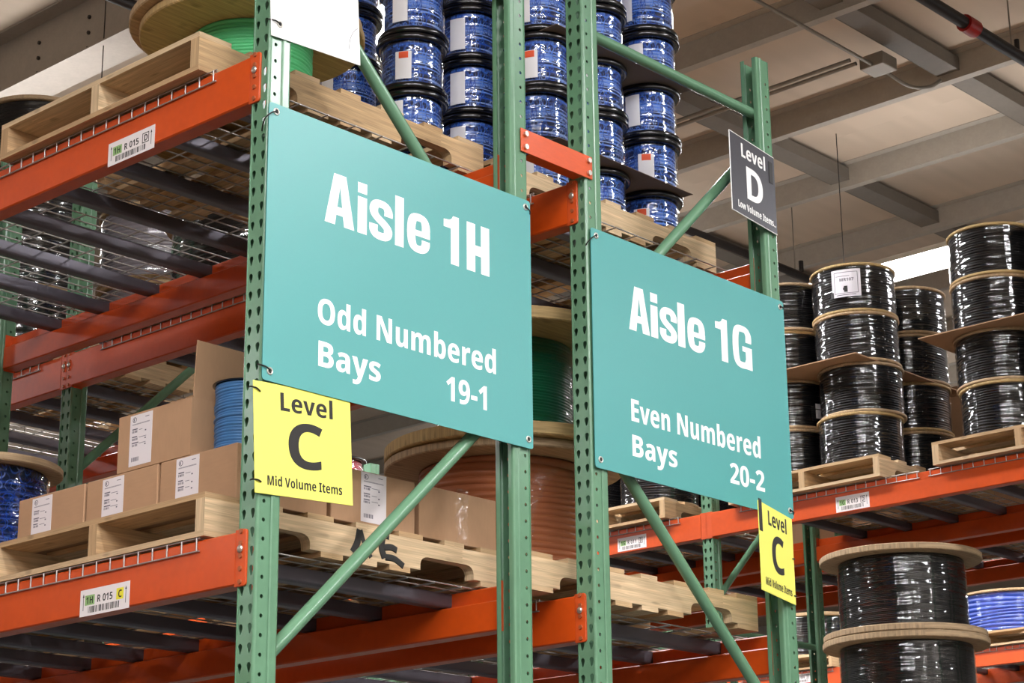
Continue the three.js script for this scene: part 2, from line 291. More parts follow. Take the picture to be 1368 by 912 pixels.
const labelArt = (aisle, bay, level, tint) => cvs(768, 256, (g, w, h) => {
  g.fillStyle = '#e9e2e0'; g.fillRect(0, 0, w, h); g.fillStyle = '#15130f';
  for (const x of [52, 712]) { g.fillRect(x - 4, 50, 8, 150); g.beginPath(); g.moveTo(x - 13, 72); g.lineTo(x, 40); g.lineTo(x + 13, 72); g.fill(); }
  g.fillStyle = '#8fb573'; g.fillRect(78, 58, 150, 96); g.fillStyle = '#1c2a1c'; g.font = 'bold 92px sans-serif'; g.textBaseline = 'alphabetic'; g.fillText(aisle, 92, 140);
  g.fillStyle = '#15130f'; g.font = 'bold 96px sans-serif'; g.fillText('R', 262, 140); g.fillText(bay, 352, 140);
  if (tint) { g.fillStyle = tint; g.fillRect(566, 48, 110, 108); g.fillStyle = '#15130f'; } else { g.lineWidth = 9; g.strokeStyle = '#15130f'; g.strokeRect(570, 52, 100, 100); }
  g.font = 'bold 98px sans-serif'; g.fillText(level, 590, 138);
  const r = rng(aisle.length * 31 + bay.charCodeAt(2) * 7 + level.charCodeAt(0)); let x = 128; while (x < 620) { const b = 4 + Math.floor(r() * 3) * 5; g.fillRect(x, 168, b, 62); x += b + 4 + Math.floor(r() * 3) * 5; }
});
const plane = (w, h) => new THREE.BoxGeometry(w, h, 0.0008);
function sticker(t, w, h, art, at, turn, name = 'paper_label') {
  const m = mat(0xffffff, 0.7, { map: art }), s = part(name, plane(w, h), [M.paper, M.paper, M.paper, M.paper, m, M.paper], t, at); s.rotation.y = turn; return s;
}
ROWS.L = leftRow; const rowName = { L: 'rack left of the viewer', A: 'rack carrying the 1H sign', B: 'rack carrying the 1G sign', C: 'front rack across the aisle', D: 'rear rack across the aisle', E: 'farthest rack' };
const bayName = ['nearest bay', 'second bay', 'third bay'];
const beams = {};
function bays(row, list, levels) {
  const [l, r] = ROWS[row];
  for (const k of list) for (const [ln, y] of levels) for (const s of [-1, 1]) {
    const side = s < 0 ? (row === 'B' || row === 'D' ? 'flue side' : 'aisle side') : (row === 'B' || row === 'D' ? 'aisle side' : 'flue side');
    beams[row + k + ln + (s < 0 ? 'L' : 'R')] = beam(s < 0 ? l : r, s, y, -k * BAY, `orange beam, level ${ln}, ${side}, ${bayName[k]} of the ${rowName[row]}`, row === 'A' || row === 'B');
  }
}
bays('A', [0], [['D', YD], ['C', YC]]); bays('B', [0, 1], [['D', YD], ['C', YC]]);
bays('L', [0, 1, 2], [['D', YD], ['C', YC]]); bays('C', [0, 1, 2], [['D', YD]]); bays('C', [0], [['C', YC]]); bays('D', [0, 1, 2], [['D', YD]]); bays('E', [1, 2], [['D', YD]]);
const BZ = PW / 2 + BAY / 2;      // beam centre measured from its bay end
sticker(beams.A0DL, 0.226, 0.075, labelArt('1H', '015', 'D'), [-0.0088, 3.98 - YD, -0.615 + BZ], -Math.PI / 2);
sticker(beams.A0CL, 0.228, 0.076, labelArt('1H', '015', 'C', '#e8dd3a'), [-0.0088, 2.615 - YC, -0.637 + BZ], -Math.PI / 2);
sticker(beams.C0DL, 0.213, 0.084, labelArt('1G', '013', 'D'), [-0.0088, 4.004 - YD, -1.868 + BZ], -Math.PI / 2);
sticker(beams.C1DL, 0.217, 0.08, labelArt('1G', '011', 'D'), [-0.0088, 4.006 - YD, -3.402 + BAY + BZ], -Math.PI / 2);
sticker(beams.E2DL, 0.22, 0.08, labelArt('1F', '009', 'D'), [-0.0088, -0.06, -6.2 + 2 * BAY + BZ], -Math.PI / 2);

// wire decks: mesh with a waterfall lip, on four support channels
const DW = 1.17, deckFor = new Map();
function deckGeo(depth) {
  const wires = [], r = 0.0027, x0 = -0.0125, x1 = depth + 0.0125, n = 19;
  const wire = (a, b) => wires.push(rod(a, b, r, 5));
  for (let i = 0; i < n; i++) { const z = DW / 2 - 0.012 - i * (DW - 0.024) / (n - 1); wire([x0, 0.005, z], [x1, 0.005, z]); wire([x0, 0.006, z], [x0, -0.03, z]); wire([x1, 0.006, z], [x1, -0.03, z]); }
  for (let x = 0.08; x < depth - 0.04; x += 0.115) wire([x, 0.0, -DW / 2], [x, 0.0, DW / 2]);
  for (const x of [x0 + 0.003, x1 - 0.003]) { wire([x, 0.006, -DW / 2], [x, 0.006, DW / 2]); wire([x - Math.sign(x - depth / 2) * -0.003, -0.03, -DW / 2], [x - Math.sign(x - depth / 2) * -0.003, -0.03, DW / 2]); }
  const s = new THREE.Shape(), w = 0.024, h = 0.044; s.moveTo(-w, 0); s.lineTo(-w, -h + 0.012); s.quadraticCurveTo(-w, -h, -w + 0.012, -h); s.lineTo(w - 0.012, -h); s.quadraticCurveTo(w, -h, w, -h + 0.012); s.lineTo(w, 0); s.closePath();
  const tube = grainUV(new THREE.ExtrudeGeometry(s, { depth: depth - 0.002, bevelEnabled: false, curveSegments: 5 }).rotateY(Math.PI / 2).translate(0.001, -0.0028, 0), 0);
  return [join(wires), tube];
}
function deck(row, k, ln, y, half) {
  const [l, r] = ROWS[row], key = (r - l).toFixed(3);
  if (!deckFor.has(key)) deckFor.set(key, deckGeo(r - l));
  const [mesh, tube] = deckFor.get(key), zc = -k * BAY - (half ? 2.03 : 0.805);
  const t = thing('wire_deck', `wire mesh deck, ${half ? 'far' : 'near'} half, level ${ln}, ${bayName[k]} of the ${rowName[row]}`, 'wire deck', [l, y, zc], 0, 'wire mesh rack decks');
  const m = part('wire_mesh', mesh, M.galv, t); m.userData.kind = 'stuff';
  for (const z of [0.465, 0.155, -0.155, -0.465]) part('support_channel', tube, M.zinc, t, [0, 0, z]);
}
for (const [row, k, ls] of [['A', 0, 'DC'], ['B', 0, 'DC'], ['B', 1, 'DC'], ['C', 0, 'DC'], ['C', 1, 'D'], ['C', 2, 'D'], ['D', 0, 'D'], ['D', 1, 'D'], ['D', 2, 'D'], ['E', 1, 'D'], ['E', 2, 'D']]) for (const ln of ls) for (const half of [0, 1]) deck(row, k, ln, ln === 'D' ? YD : YC, half);
const TOP_D = YD + 0.0095, TOP_C = YC + 0.0095;          // where pallets stand

// row spacer bolted between the two frames
{
  const t = thing('row_spacer', 'short orange row spacer bolted between the two tall green posts', 'spacer', [1.22, 4.14, 0.0032]);
  part('plate', join([soft(0.35, 0.08, 0.004, 0.0015, 0, 0, 0.002), soft(0.26, 0.004, 0.045, 0.0015, 0, -0.038, -0.02), soft(0.26, 0.004, 0.045, 0.0015, 0, 0.038, -0.02)]), M.orange, t);
  for (const x of [-0.155, 0.155]) for (const y of [-0.022, 0.022]) part('bolt', new THREE.CylinderGeometry(0.0095, 0.0095, 0.009, 6).rotateX(Math.PI / 2), M.steel, t, [x, y, 0.008]);
}

// ------------------------------------------------------------------ signs
const bold = await new FontLoader().loadAsync('fonts/droid/droid_sans_bold.typeface.json');
const regular = await new FontLoader().loadAsync('fonts/droid/droid_sans_regular.typeface.json');
function lettering(text, x0, x1, y0, cap, fat, material, parent, z, font = bold) {   // y0 = baseline
  const opts = { depth: 0.01, bevelEnabled: fat > 0, bevelSize: fat, bevelThickness: 0.002, bevelSegments: 1, curveSegments: 6 };
  const make = (s) => new THREE.ExtrudeGeometry(font.generateShapes(s, 1), opts);
  const g = make(text), H = make('H'); g.computeBoundingBox(); H.computeBoundingBox();
  const b = g.boundingBox, sy = cap / (H.boundingBox.max.y - H.boundingBox.min.y), sx = (x1 - x0) / (b.max.x - b.min.x);
  g.translate(-b.min.x, -H.boundingBox.min.y, 0); g.scale(sx, sy, 0.05);
  return part('lettering', g, material, parent, [x0, y0, z]);
}
// condensed heavy capitals of the aisle names: polygons and stroked curves, [x0, x1] per letter in metres
const CAP = 0.155;
const HEAVY = {
  A: [[[0, 0], [0.295, 1], [0.705, 1], [1, 0], [0.66, 0], [0.61, 0.2], [0.385, 0.2], [0.345, 0]], [[0.415, 0.36], [0.505, 0.78], [0.585, 0.36]]],
  i: [[[0, 0], [1, 0], [1, 0.72], [0, 0.72]], null, [[0, 0.795], [1, 0.795], [1, 1], [0, 1]]],
  l: [[[0, 0], [1, 0], [1, 1], [0, 1]]],
  H: [[[0, 0], [0.37, 0], [0.37, 0.35], [0.63, 0.35], [0.63, 0], [1, 0], [1, 1], [0.63, 1], [0.63, 0.56], [0.37, 0.56], [0.37, 1], [0, 1]]],
  1: [[[0.47, 0], [1, 0], [1, 1], [0.62, 1], [0.52, 0.935], [0.36, 0.9], [0, 0.885], [0, 0.73], [0.47, 0.73]]],
  G: [[[0.67, 0], [1, 0], [1, 0.52], [0.5, 0.52], [0.5, 0.4], [0.67, 0.4]]],
  e: [[[0.2, 0.335], [1, 0.335], [1, 0.45], [0.2, 0.45]]],
};
const STROKES = {
  s: [[0.83, 0.5], [0.83, 0.6], [0.72, 0.69], [0.5, 0.715], [0.28, 0.69], [0.185, 0.6], [0.21, 0.5], [0.36, 0.42], [0.64, 0.33], [0.81, 0.24], [0.8, 0.14], [0.7, 0.085], [0.5, 0.07], [0.28, 0.09], [0.18, 0.16], [0.175, 0.28]],
  e: [[0.815, 0.4], [0.815, 0.57], [0.72, 0.685], [0.5, 0.715], [0.28, 0.685], [0.185, 0.57], [0.185, 0.22], [0.28, 0.105], [0.5, 0.07], [0.72, 0.105], [0.815, 0.2], [0.815, 0.275]],
  G: [[0.83, 0.63], [0.83, 0.8], [0.72, 0.905], [0.5, 0.93], [0.27, 0.905], [0.17, 0.78], [0.17, 0.22], [0.27, 0.095], [0.5, 0.065], [0.72, 0.1], [0.83, 0.22]],
};
function heavy(spec, y0, parent, z) {
  const list = [], ext = (sh, depth = 0.0006) => list.push(new THREE.ExtrudeGeometry(sh, { depth, bevelEnabled: false }));
  for (const [ch, a, b] of spec) {
    const P = ([u, v]) => new THREE.Vector2(a + u * (b - a), v * CAP);
    if (HEAVY[ch]) { const sh = new THREE.Shape(HEAVY[ch][0].map(P)); if (HEAVY[ch][1]) sh.holes.push(new THREE.Path(HEAVY[ch][1].map(P))); ext(sh, STROKES[ch] ? 0.0009 : 0.0006); if (HEAVY[ch][2]) ext(new THREE.Shape(HEAVY[ch][2].map(P))); }
    if (STROKES[ch]) {
      const c = new THREE.CatmullRomCurve3(STROKES[ch].map(P).map((v) => new THREE.Vector3(v.x, v.y, 0)), false, 'centripetal'), n = 44, L = [], Rr = [];
      for (let i = 0; i <= n; i++) { const p = c.getPoint(i / n), t = c.getTangent(i / n), w = [-t.y * 0.0335 / 2, t.x * 0.0235 / 2]; L.push(new THREE.Vector2(p.x + w[0], p.y + w[1])); Rr.unshift(new THREE.Vector2(p.x - w[0], p.y - w[1])); }
      for (let i = 0; i < n; i++) { const q = [L[i], L[i + 1], Rr[n - i - 1], Rr[n - i]]; ext(new THREE.Shape(q)); }
    }
  }
  return part('lettering', join(list).translate(0, y0, 0), M.white, parent, [0, 0, z]);
}
const GROMMET = new THREE.TorusGeometry(0.0085, 0.0028, 8, 18), EYE = new THREE.CylinderGeometry(0.0068, 0.0068, 0.003, 14).rotateX(Math.PI / 2);
function grommet(parent, x, y, z) { const g = part('grommet', GROMMET, M.steel, parent, [x, y, z]); part('eye', EYE, M.black, g, [0, 0, 0]); }
const tieSpots = [];
const tie = (parent, pts, where) => tieSpots.push([parent, pts, where]);
function aisleSign(x0, x1, y0, y1, label) {
  const t = thing('aisle_sign', label, 'sign', [x0, y0, 0.009]), w = x1 - x0, h = y1 - y0;
  const s = new THREE.Shape(), r = 0.012; s.moveTo(r, 0); s.lineTo(w - r, 0); s.quadraticCurveTo(w, 0, w, r); s.lineTo(w, h - r); s.quadraticCurveTo(w, h, w - r, h); s.lineTo(r, h); s.quadraticCurveTo(0, h, 0, h - r); s.lineTo(0, r); s.quadraticCurveTo(0, 0, r, 0);
  part('panel', grainUV(new THREE.ExtrudeGeometry(s, { depth: 0.003, bevelEnabled: false }), 0), [M.teal, M.tealEdge], t);
  for (const [x, y] of [[0.026, h - 0.024], [0.026, 0.028], [w - 0.022, h - 0.024], [w - 0.022, 0.028]]) grommet(t, x, y, 0.0035);
  return t;
}
{
  const t = aisleSign(-0.006, 1.078, 3.126, 3.934, 'teal sign reading Aisle 1H, Odd Numbered Bays 19-1'), L = (s, x0, x1, y, c, f) => lettering(s, x0 + 0.006, x1 + 0.006, y - 3.126, c, f, M.white, t, 0.0031);
  heavy([['A', 0.208, 0.322], ['i', 0.335, 0.371], ['s', 0.382, 0.473], ['l', 0.485, 0.52], ['e', 0.536, 0.629], ['1', 0.688, 0.753], ['H', 0.788, 0.887]].map(([c, a, b]) => [c, a + 0.006, b + 0.006]), 3.635 - 3.126, t, 0.0031); L('Odd Numbered', 0.189, 0.913, 3.33, 0.074, 0.004); L('Bays', 0.194, 0.432, 3.206, 0.073, 0.004); L('19-1', 0.699, 0.872, 3.209, 0.074, 0.004);
  tie(t, [[0.026, 0.784, 0.006], [0.008, 0.776, 0.009], [-0.01, 0.756, 0.0], [-0.004, 0.735, -0.02], [0.002, 0.728, -0.028]], 'top left corner of the Aisle 1H sign');
  tie(t, [[0.026, 0.03, 0.006], [0.008, 0.036, 0.008], [-0.008, 0.042, -0.005], [0.002, 0.046, -0.018]], 'bottom left corner of the Aisle 1H sign');
  tie(t, [[1.062, 0.784, 0.006], [1.078, 0.772, 0.008], [1.088, 0.757, -0.006]], 'top right corner of the Aisle 1H sign');
}
{
  const t = aisleSign(1.37, 2.447, 3.122, 3.928, 'teal sign reading Aisle 1G, Even Numbered Bays 20-2'), L = (s, x0, x1, y, c, f) => lettering(s, x0 - 1.37, x1 - 1.37, y - 3.122, c, f, M.white, t, 0.0031);
  heavy([['A', 1.556, 1.664], ['i', 1.671, 1.708], ['s', 1.72, 1.811], ['l', 1.817, 1.855], ['e', 1.871, 1.967], ['1', 2.028, 2.096], ['G', 2.128, 2.238]].map(([c, a, b]) => [c, a - 1.37, b - 1.37]), 3.621 - 3.122, t, 0.0031); L('Even Numbered', 1.556, 2.264, 3.309, 0.074, 0.004); L('Bays', 1.557, 1.79, 3.192, 0.071, 0.004); L('20-2', 2.081, 2.28, 3.192, 0.072, 0.004);
  tie(t, [[0.026, 0.784, 0.006], [0.006, 0.772, 0.009], [-0.012, 0.752, 0.0], [-0.002, 0.738, -0.022]], 'top left corner of the Aisle 1G sign');
  tie(t, [[1.055, 0.784, 0.006], [1.074, 0.78, 0.008], [1.084, 0.776, -0.006]], 'top right corner of the Aisle 1G sign');
  tie(t, [[1.055, 0.03, 0.006], [1.072, 0.022, 0.008], [1.08, 0.012, -0.006]], 'bottom right corner of the Aisle 1G sign');
  t.rotation.z = -0.004;
}
function levelSign(w, h, bg, label, at, yaw, roll) {
  const t = thing('level_sign', label, 'sign', at); t.rotation.order = 'YXZ'; t.rotation.set(0, yaw, roll);
  part('panel', soft(w, h, 0.003, 0.001, w / 2, h / 2, 0.0015), bg, t);
  return t;
}
{
  const t = levelSign(0.352, 0.305, M.yellow, 'yellow Level C sign hanging under the Aisle 1H sign', [-0.016, 2.815, 0.0055], 0, 0.055), L = (s, x0, x1, y, c, f, ft) => lettering(s, x0, x1, y, c, f, M.black, t, 0.0031, ft);
  L('Level', 0.094, 0.284, 0.234, 0.05, 0.002); L('C', 0.12, 0.244, 0.083, 0.125, 0.004); L('Mid Volume Items', 0.043, 0.312, 0.025, 0.026, 0.0);
  tie(t, [[0.022, 0.276, 0.005], [0.008, 0.283, 0.007], [-0.004, 0.287, 0.0], [0.004, 0.29, -0.02]], 'top left of the near yellow sign');
  tie(t, [[0.02, 0.03, 0.005], [0.008, 0.034, 0.007], [-0.004, 0.036, 0.0], [0.004, 0.038, -0.02]], 'bottom left of the near yellow sign');
}
{
  const t = levelSign(0.35, 0.305, M.yellow, 'yellow Level C sign hanging under the Aisle 1G sign, partly turned', [2.1, 2.812, 0.106], 0.285, 0.0), L = (s, x0, x1, y, c, f, ft) => lettering(s, x0, x1, y, c, f, M.black, t, 0.0031, ft);
  L('Level', 0.094, 0.284, 0.238, 0.05, 0.002); L('C', 0.12, 0.244, 0.083, 0.128, 0.004); L('Mid Volume Items', 0.043, 0.312, 0.025, 0.026, 0.0);
  part('black_tape', soft(0.03, 0.11, 0.002, 0.0008, 0.017, 0.258, 0.0035), M.black, t);
  for (const [y, w] of [[0.16, 'middle right'], [0.03, 'bottom right']]) tie(t, [[0.33, y, 0.005], [0.345, y + 0.002, 0.007], [0.356, y + 0.002, 0.0]], w + ' of the far yellow sign');
}
{
  const t = levelSign(0.335, 0.303, M.charcoal, 'dark grey Level D sign on the tall green post', [2.108, 4.182, 0.05], 0.13, 0.0), L = (s, x0, x1, y, c, f) => lettering(s, x0, x1, y, c, f, M.white, t, 0.0031);
  L('Level', 0.083, 0.263, 0.228, 0.052, 0.002); L('D', 0.115, 0.235, 0.075, 0.125, 0.002); L('Low Volume Items..', 0.044, 0.325, 0.024, 0.026, 0.0);
  part('black_tape', soft(0.028, 0.085, 0.002, 0.0008, 0.305, 0.235, 0.0035), M.black, t);
  for (const [a, b] of [[[0, 0], [0.335, 0]], [[0, 0.303], [0.335, 0.303]], [[0, 0], [0, 0.303]]]) part('white_edge', rod([a[0], a[1], 0.0015], [b[0], b[1], 0.0015], 0.0022, 6), M.white, t);
}
{
  const t = levelSign(0.345, 0.33, M.white, 'blank white sign on the green post above the Aisle 1H sign', [-0.002, 4.139, 0.0055], 0, 0.06);
  grommet(t, 0.032, 0.042, 0.0035); tie(t, [[0.032, 0.042, 0.006], [0.012, 0.046, 0.008], [-0.004, 0.05, -0.004]], 'left edge of the white sign');
  part('scuff', new THREE.TubeGeometry(new THREE.CatmullRomCurve3([[0.3, 0.04, 0.0031], [0.307, 0.075, 0.0031], [0.325, 0.105, 0.0031], [0.338, 0.115, 0.0031]].map((p) => new THREE.Vector3(...p))), 12, 0.0008, 5), M.charcoal, t);
}

scene.updateMatrixWorld(true);
for (const [parent, pts, where] of tieSpots) solo('cable_tie', new THREE.TubeGeometry(new THREE.CatmullRomCurve3(pts.map((p) => parent.localToWorld(new THREE.Vector3(...p)))), 12, 0.0022, 6), M.black, `black cable tie at the ${where}`, 'cable tie', undefined, 'cable ties holding the signs');

// ------------------------------------------------------------------ pallets
const stringerShape = (() => { const s = new THREE.Shape(), L = 1.2, h = 0.089; s.moveTo(0, 0); for (const x of [0.152, 0.82]) { s.lineTo(x, 0); s.lineTo(x, 0.018); s.quadraticCurveTo(x + 0.003, 0.04, x + 0.032, 0.042); s.lineTo(x + 0.197, 0.042); s.quadraticCurveTo(x + 0.226, 0.04, x + 0.229, 0.018); s.lineTo(x + 0.229, 0); } s.lineTo(L, 0); s.lineTo(L, h); s.lineTo(0, h); s.closePath(); return s; })();
const stringerGeo = [0, 1, 2].map((k) => grainUV(new THREE.ExtrudeGeometry(stringerShape, { depth: 0.038, bevelEnabled: false, curveSegments: 4 }).translate(0, 0.016, -0.019), 0, k * 0.31, k * 0.17));
const PWID = 1.0;
const boardGeo = [0.085, 0.12, 0.1].map((w, k) => grainUV(box(w, 0.016, PWID), 2, k * 0.37, k * 0.11));
function pallet(label, [x, y, z], mode = 0) {                   // x,z = front right corner (aisle side, nearer end); runs +x 1.2, -z 1.0
  const t = thing('wooden_pallet', label, 'pallet', [x, y, z - PWID / 2], 0, 'wooden pallets on the racks'), W = (i) => M.woods[(i + mode) % 4];
  [0.019, PWID / 2, PWID - 0.019].forEach((d, i) => part('stringer', stringerGeo[i], W(i), t, [0, 0, PWID / 2 - d]));
  [0.06, 0.235, 0.42, 0.6, 0.78, 0.965, 1.14].forEach((d, i) => part('deck_board', boardGeo[i === 0 || i === 6 ? 1 : i % 2 ? 0 : 2], W(i + 1), t, [d, 0.113, 0]));
  [0.06, 0.465, 0.6, 0.735, 1.14].forEach((d, i) => part('bottom_board', boardGeo[i === 0 || i === 4 ? 1 : 0], W(i + 2), t, [d, 0.008, 0]));
  return t;
}
const PAL = 0.121;
pallet('weathered wooden pallet under the light green cable reel', [-0.045, TOP_D, -0.262], 1);
const palC1 = pallet('wooden pallet sprayed with black letters under the labelled cardboard boxes', [-0.015, TOP_C, -0.2], 2);
pallet('wooden pallet at the left edge under the blue cable reel with wooden flanges', [0.0, TOP_C, -1.45], 0);
pallet('wooden pallet under the shrink wrapped blue cable reels', [1.255, TOP_D, -0.285], 2);
pallet('wooden pallet behind the stacked blue reels, over the flue beam', [1.3, TOP_D, -1.6], 1);
pallet('pale wooden pallet under the copper coloured cable reel', [1.195, TOP_C, -0.125], 2);
pallet('wooden pallet left under the black reels across the aisle', [5.69, TOP_D, -1.655], 0);
pallet('wooden pallet right under the black reels across the aisle', [5.69, TOP_D, -0.33], 2);
pallet('wooden pallet under black reels just below the Aisle 1G sign', [5.69, TOP_D, -3.11], 1);
pallet('wooden pallet under the two large black reels at lower right', [5.7, TOP_C, -1.3], 0);
pallet('wooden pallet under the royal blue reel at the right edge', [11.44, TOP_D, -3.9], 2);
pallet('wooden pallet under the black reel beside the lower yellow sign', [11.44, TOP_D, -5.85], 1);
pallet('wooden pallet under the reel stack with the red cable', [5.72, TOP_D, -5.75], 3);
for (let k = 0; k < 3; k++) for (const [ln, y, h] of [['D', YD, k === 1 ? 0.1 : 0.72], ['C', YC, k === 1 ? 0.6 : 1.15], ['floor', 0, 2.4]]) for (const half of [0, 1])
  solo('bulk_carton', grainUV(soft(1.1, h, 1.2, 0.01, -3.84, y + h / 2 + 0.001, -k * BAY - 0.78 - half * 1.28), 0), M.card, `large carton left of the viewer, level ${ln}, ${ordinal[k * 2 + half]} from the aisle end`, 'carton', undefined, 'bulk cartons left of the viewer');
for (const [i, z] of [-0.85, -2.1, -3.65, -4.9].entries()) solo('bulk_carton', grainUV(soft(1.05, 0.85, 1.05, 0.01, 7.64, YD + 0.435, z), 0), M.card, `large carton on the rear rack behind the black reels, ${ordinal[i]} from the aisle end`, 'carton', undefined, 'bulk cartons behind the black reels');
for (const [i, z] of [-4.85, -7.6].entries()) solo('bulk_carton', grainUV(soft(1.05, 0.8, 1.05, 0.01, 6.29, YD + 0.41, z), 0), M.card, `large carton on the front rack across the aisle, ${['nearer', 'farther'][i]} one`, 'carton', undefined, 'bulk cartons across the aisle');
// spray-painted letters on the stringer, thin paint strokes
{
  const stroke = (pts, r) => new THREE.TubeGeometry(new THREE.CatmullRomCurve3(pts.map(([x, y]) => new THREE.Vector3(x, y, 0))), 20, r, 8).scale(1, 1, 0.06);
  const paint = part('spray_paint', join([stroke([[0.545, 0.03], [0.562, 0.06], [0.572, 0.1]], 0.012), stroke([[0.575, 0.1], [0.592, 0.06], [0.618, 0.025]], 0.008), stroke([[0.665, 0.095], [0.66, 0.06], [0.672, 0.03]], 0.012), stroke([[0.665, 0.098], [0.69, 0.096]], 0.009), stroke([[0.67, 0.062], [0.7, 0.066], [0.722, 0.06]], 0.01), stroke([[0.675, 0.034], [0.71, 0.034], [0.74, 0.022], [0.75, 0.017]], 0.01)]), M.black, palC1, [0, 0, PWID / 2 + 0.0005]);
  paint.userData.label = 'black sprayed letters';
}

// ------------------------------------------------------------------ cartons
const shipArt = (seed) => cvs(192, 320, (g, w, h) => {
  const r = rng(seed); g.fillStyle = '#e3dcdd'; g.fillRect(0, 0, w, h); g.strokeStyle = '#4b4450'; g.fillStyle = '#5a5460';
  g.lineWidth = 4; g.beginPath(); g.arc(38, 30, 15, 0, 6.3); g.stroke(); g.fillRect(30, 22, 8, 16); g.fillRect(130, 22, 34, 4);
  for (const y of [56, 60]) g.fillRect(20, y, 150, 2);
  for (const y of [86, 134, 172]) { g.fillRect(20, y, 34 + r() * 24, 7); for (let k = 0; k < 6; k++) g.fillRect(20 + k * 8 + r() * 3, y + 12, 3 + r() * 3, 14); g.fillRect(80, y + 10, 26 + r() * 40, 3); g.fillRect(130, y + 20, 12, 8); }
  for (let x = 22; x < 90;) { const b = 2 + r() * 4; g.fillRect(x, 266, b, 26); x += b + 2 + r() * 3; }
});
const BXW = 0.342, BXH = 0.172;
const cartonGeo = grainUV(soft(BXW, BXH, BXW, 0.004, 0, BXH / 2, 0), 0);
function carton(label, x, y, z, lab, seed) {            // x,z = corner nearest the camera (min x, max z)
  const t = thing('cardboard_box', label, 'box', [x + BXW / 2, y, z - BXW / 2], 0, 'cardboard boxes on the lower pallet');
  part('carton', cartonGeo, M.card, t);
  part('tape', box(0.05, 0.0008, BXW - 0.01, 0, BXH + 0.0002, 0), M.tape, t);
  if (lab) sticker(t, 0.103, lab[1], shipArt(seed), lab[0] === 'x' ? [-BXW / 2 - 0.0006, lab[2], lab[3]] : [lab[3], lab[2], BXW / 2 + 0.0006], lab[0] === 'x' ? -Math.PI / 2 : 0);
  return t;
}
const BY = TOP_C + PAL + 0.002, bx = [0.135, 0.492, 0.852], bz = [-0.253, -0.607, -0.961];
solo('cardboard_sheet', grainUV(span(0.005, 1.19, TOP_C + PAL, TOP_C + PAL + 0.0018, -1.26, -0.215), 0), M.cardDark, 'thin brown cardboard sheet under the labelled boxes', 'cardboard sheet');
carton('cardboard box with white label nearest the post on the front edge', bx[0], BY, bz[0], ['x', 0.155, 0.09, -0.045], 1);
carton('cardboard box with white label in the middle of the bottom front row', bx[0], BY, bz[1], ['x', 0.15, 0.09, -0.04], 2);
carton('leftmost cardboard box with white label, beside the blue reel', bx[0], BY, bz[2], ['x', 0.15, 0.09, -0.045], 3);
carton('cardboard box with white label behind the green diagonal brace', bx[1], BY, bz[0], ['z', 0.15, 0.094, -0.002], 4);
carton('plain cardboard box wrapped in film beside the copper reel', bx[2], BY, bz[0]);
// the open carton of the second layer: four walls and a raised flap
{
  const t = thing('open_cardboard_box', 'open cardboard box with raised flap and white label on top of the others', 'box', [0.135 + BXW / 2, BY + BXH + 0.001, -0.462 - BXW / 2]), w = BXW, h = BXH, k = 0.004;
  part('wall', grainUV(span(-w / 2, -w / 2 + k, 0, h, -w / 2, w / 2), 2), M.card, t); part('wall', grainUV(span(w / 2 - k, w / 2, 0, h, -w / 2, w / 2), 2), M.card, t);
  part('wall', grainUV(span(-w / 2 + k, w / 2 - k, 0, h, w / 2 - k, w / 2), 0), M.card, t); part('wall', grainUV(span(-w / 2 + k, w / 2 - k, 0, h, -w / 2, -w / 2 + k), 0), M.card, t);
  part('bottom', grainUV(span(-w / 2 + k, w / 2 - k, 0, k, -w / 2 + k, w / 2 - k), 0), M.card, t);
  const f = part('flap', grainUV(span(-w / 2 + 0.006, w / 2 - 0.006, 0, 0.17, -k, 0), 0), M.card, t, [0, h, w / 2]); f.rotation.x = 0.06;
  sticker(t, 0.105, 0.155, shipArt(6), [-w / 2 - 0.0006, 0.088, -0.062 + 0.0], -Math.PI / 2);
  part('contents', grainUV(span(-w / 2 + k, w / 2 - k, k, 0.12, -w / 2 + k, w / 2 - k), 0), M.cardDark, t);
}
// clear film strap hanging down the plain carton
solo('plastic_film', (() => { const g = new THREE.PlaneGeometry(0.05, 0.19, 8, 24), p = g.attributes.position; for (let i = 0; i < p.count; i++) { p.setZ(i, 0.002 + 0.01 * n32(p.getX(i) * 160 + 3, p.getY(i) * 130)); p.setX(i, p.getX(i) + 0.008 * n8(1, p.getY(i) * 30)); } g.computeVertexNormals(); return g; })(), M.film, 'crumpled strip of clear film hanging on the plain cardboard box', 'film', [1.025, BY + 0.085, bz[0] + 0.003]);

// ------------------------------------------------------------------ cable reels
const windGeo = new Map();
function windings(r, h, n, seg = 48, wob = 0.004) {            // stacked turns of cable
  const key = [r, h, n, seg].join();
  if (windGeo.has(key)) return windGeo.get(key);
  const pts = [], q = rng(n * 17 + seg), p = h / n;
  pts.push(new THREE.Vector2(r * 0.55, 0));
  for (let i = 0; i < n; i++) { const o = (q() - 0.5) * wob; for (let k = 0; k < 4; k++) { const a = -Math.PI / 2 + Math.PI * (k + 0.5) / 4; pts.push(new THREE.Vector2(r - p * 0.5 + o + p * 0.5 * Math.cos(a), p * (i + 0.5) + p * 0.5 * Math.sin(a))); } }
  pts.push(new THREE.Vector2(r * 0.55, h));
  const g = new THREE.LatheGeometry(pts, seg), P = g.attributes.position, uv = g.attributes.uv;
  for (let i = 0; i < P.count; i++) { const x = P.getX(i), z = P.getZ(i), a = Math.atan2(z, x), y = P.getY(i), s = 0.35 * p * Math.sin(a * 1 + y * 9) + 0.25 * p * Math.sin(a * 2 + y * 23); P.setY(i, Math.max(0, Math.min(h, y + s * Math.min(1, y / 0.03, (h - y) / 0.03)))); uv.setXY(i, a / 6.2832 * 2, y * 2); }
  g.computeVertexNormals(); windGeo.set(key, g); return g;
}
const filmGeo = new Map();
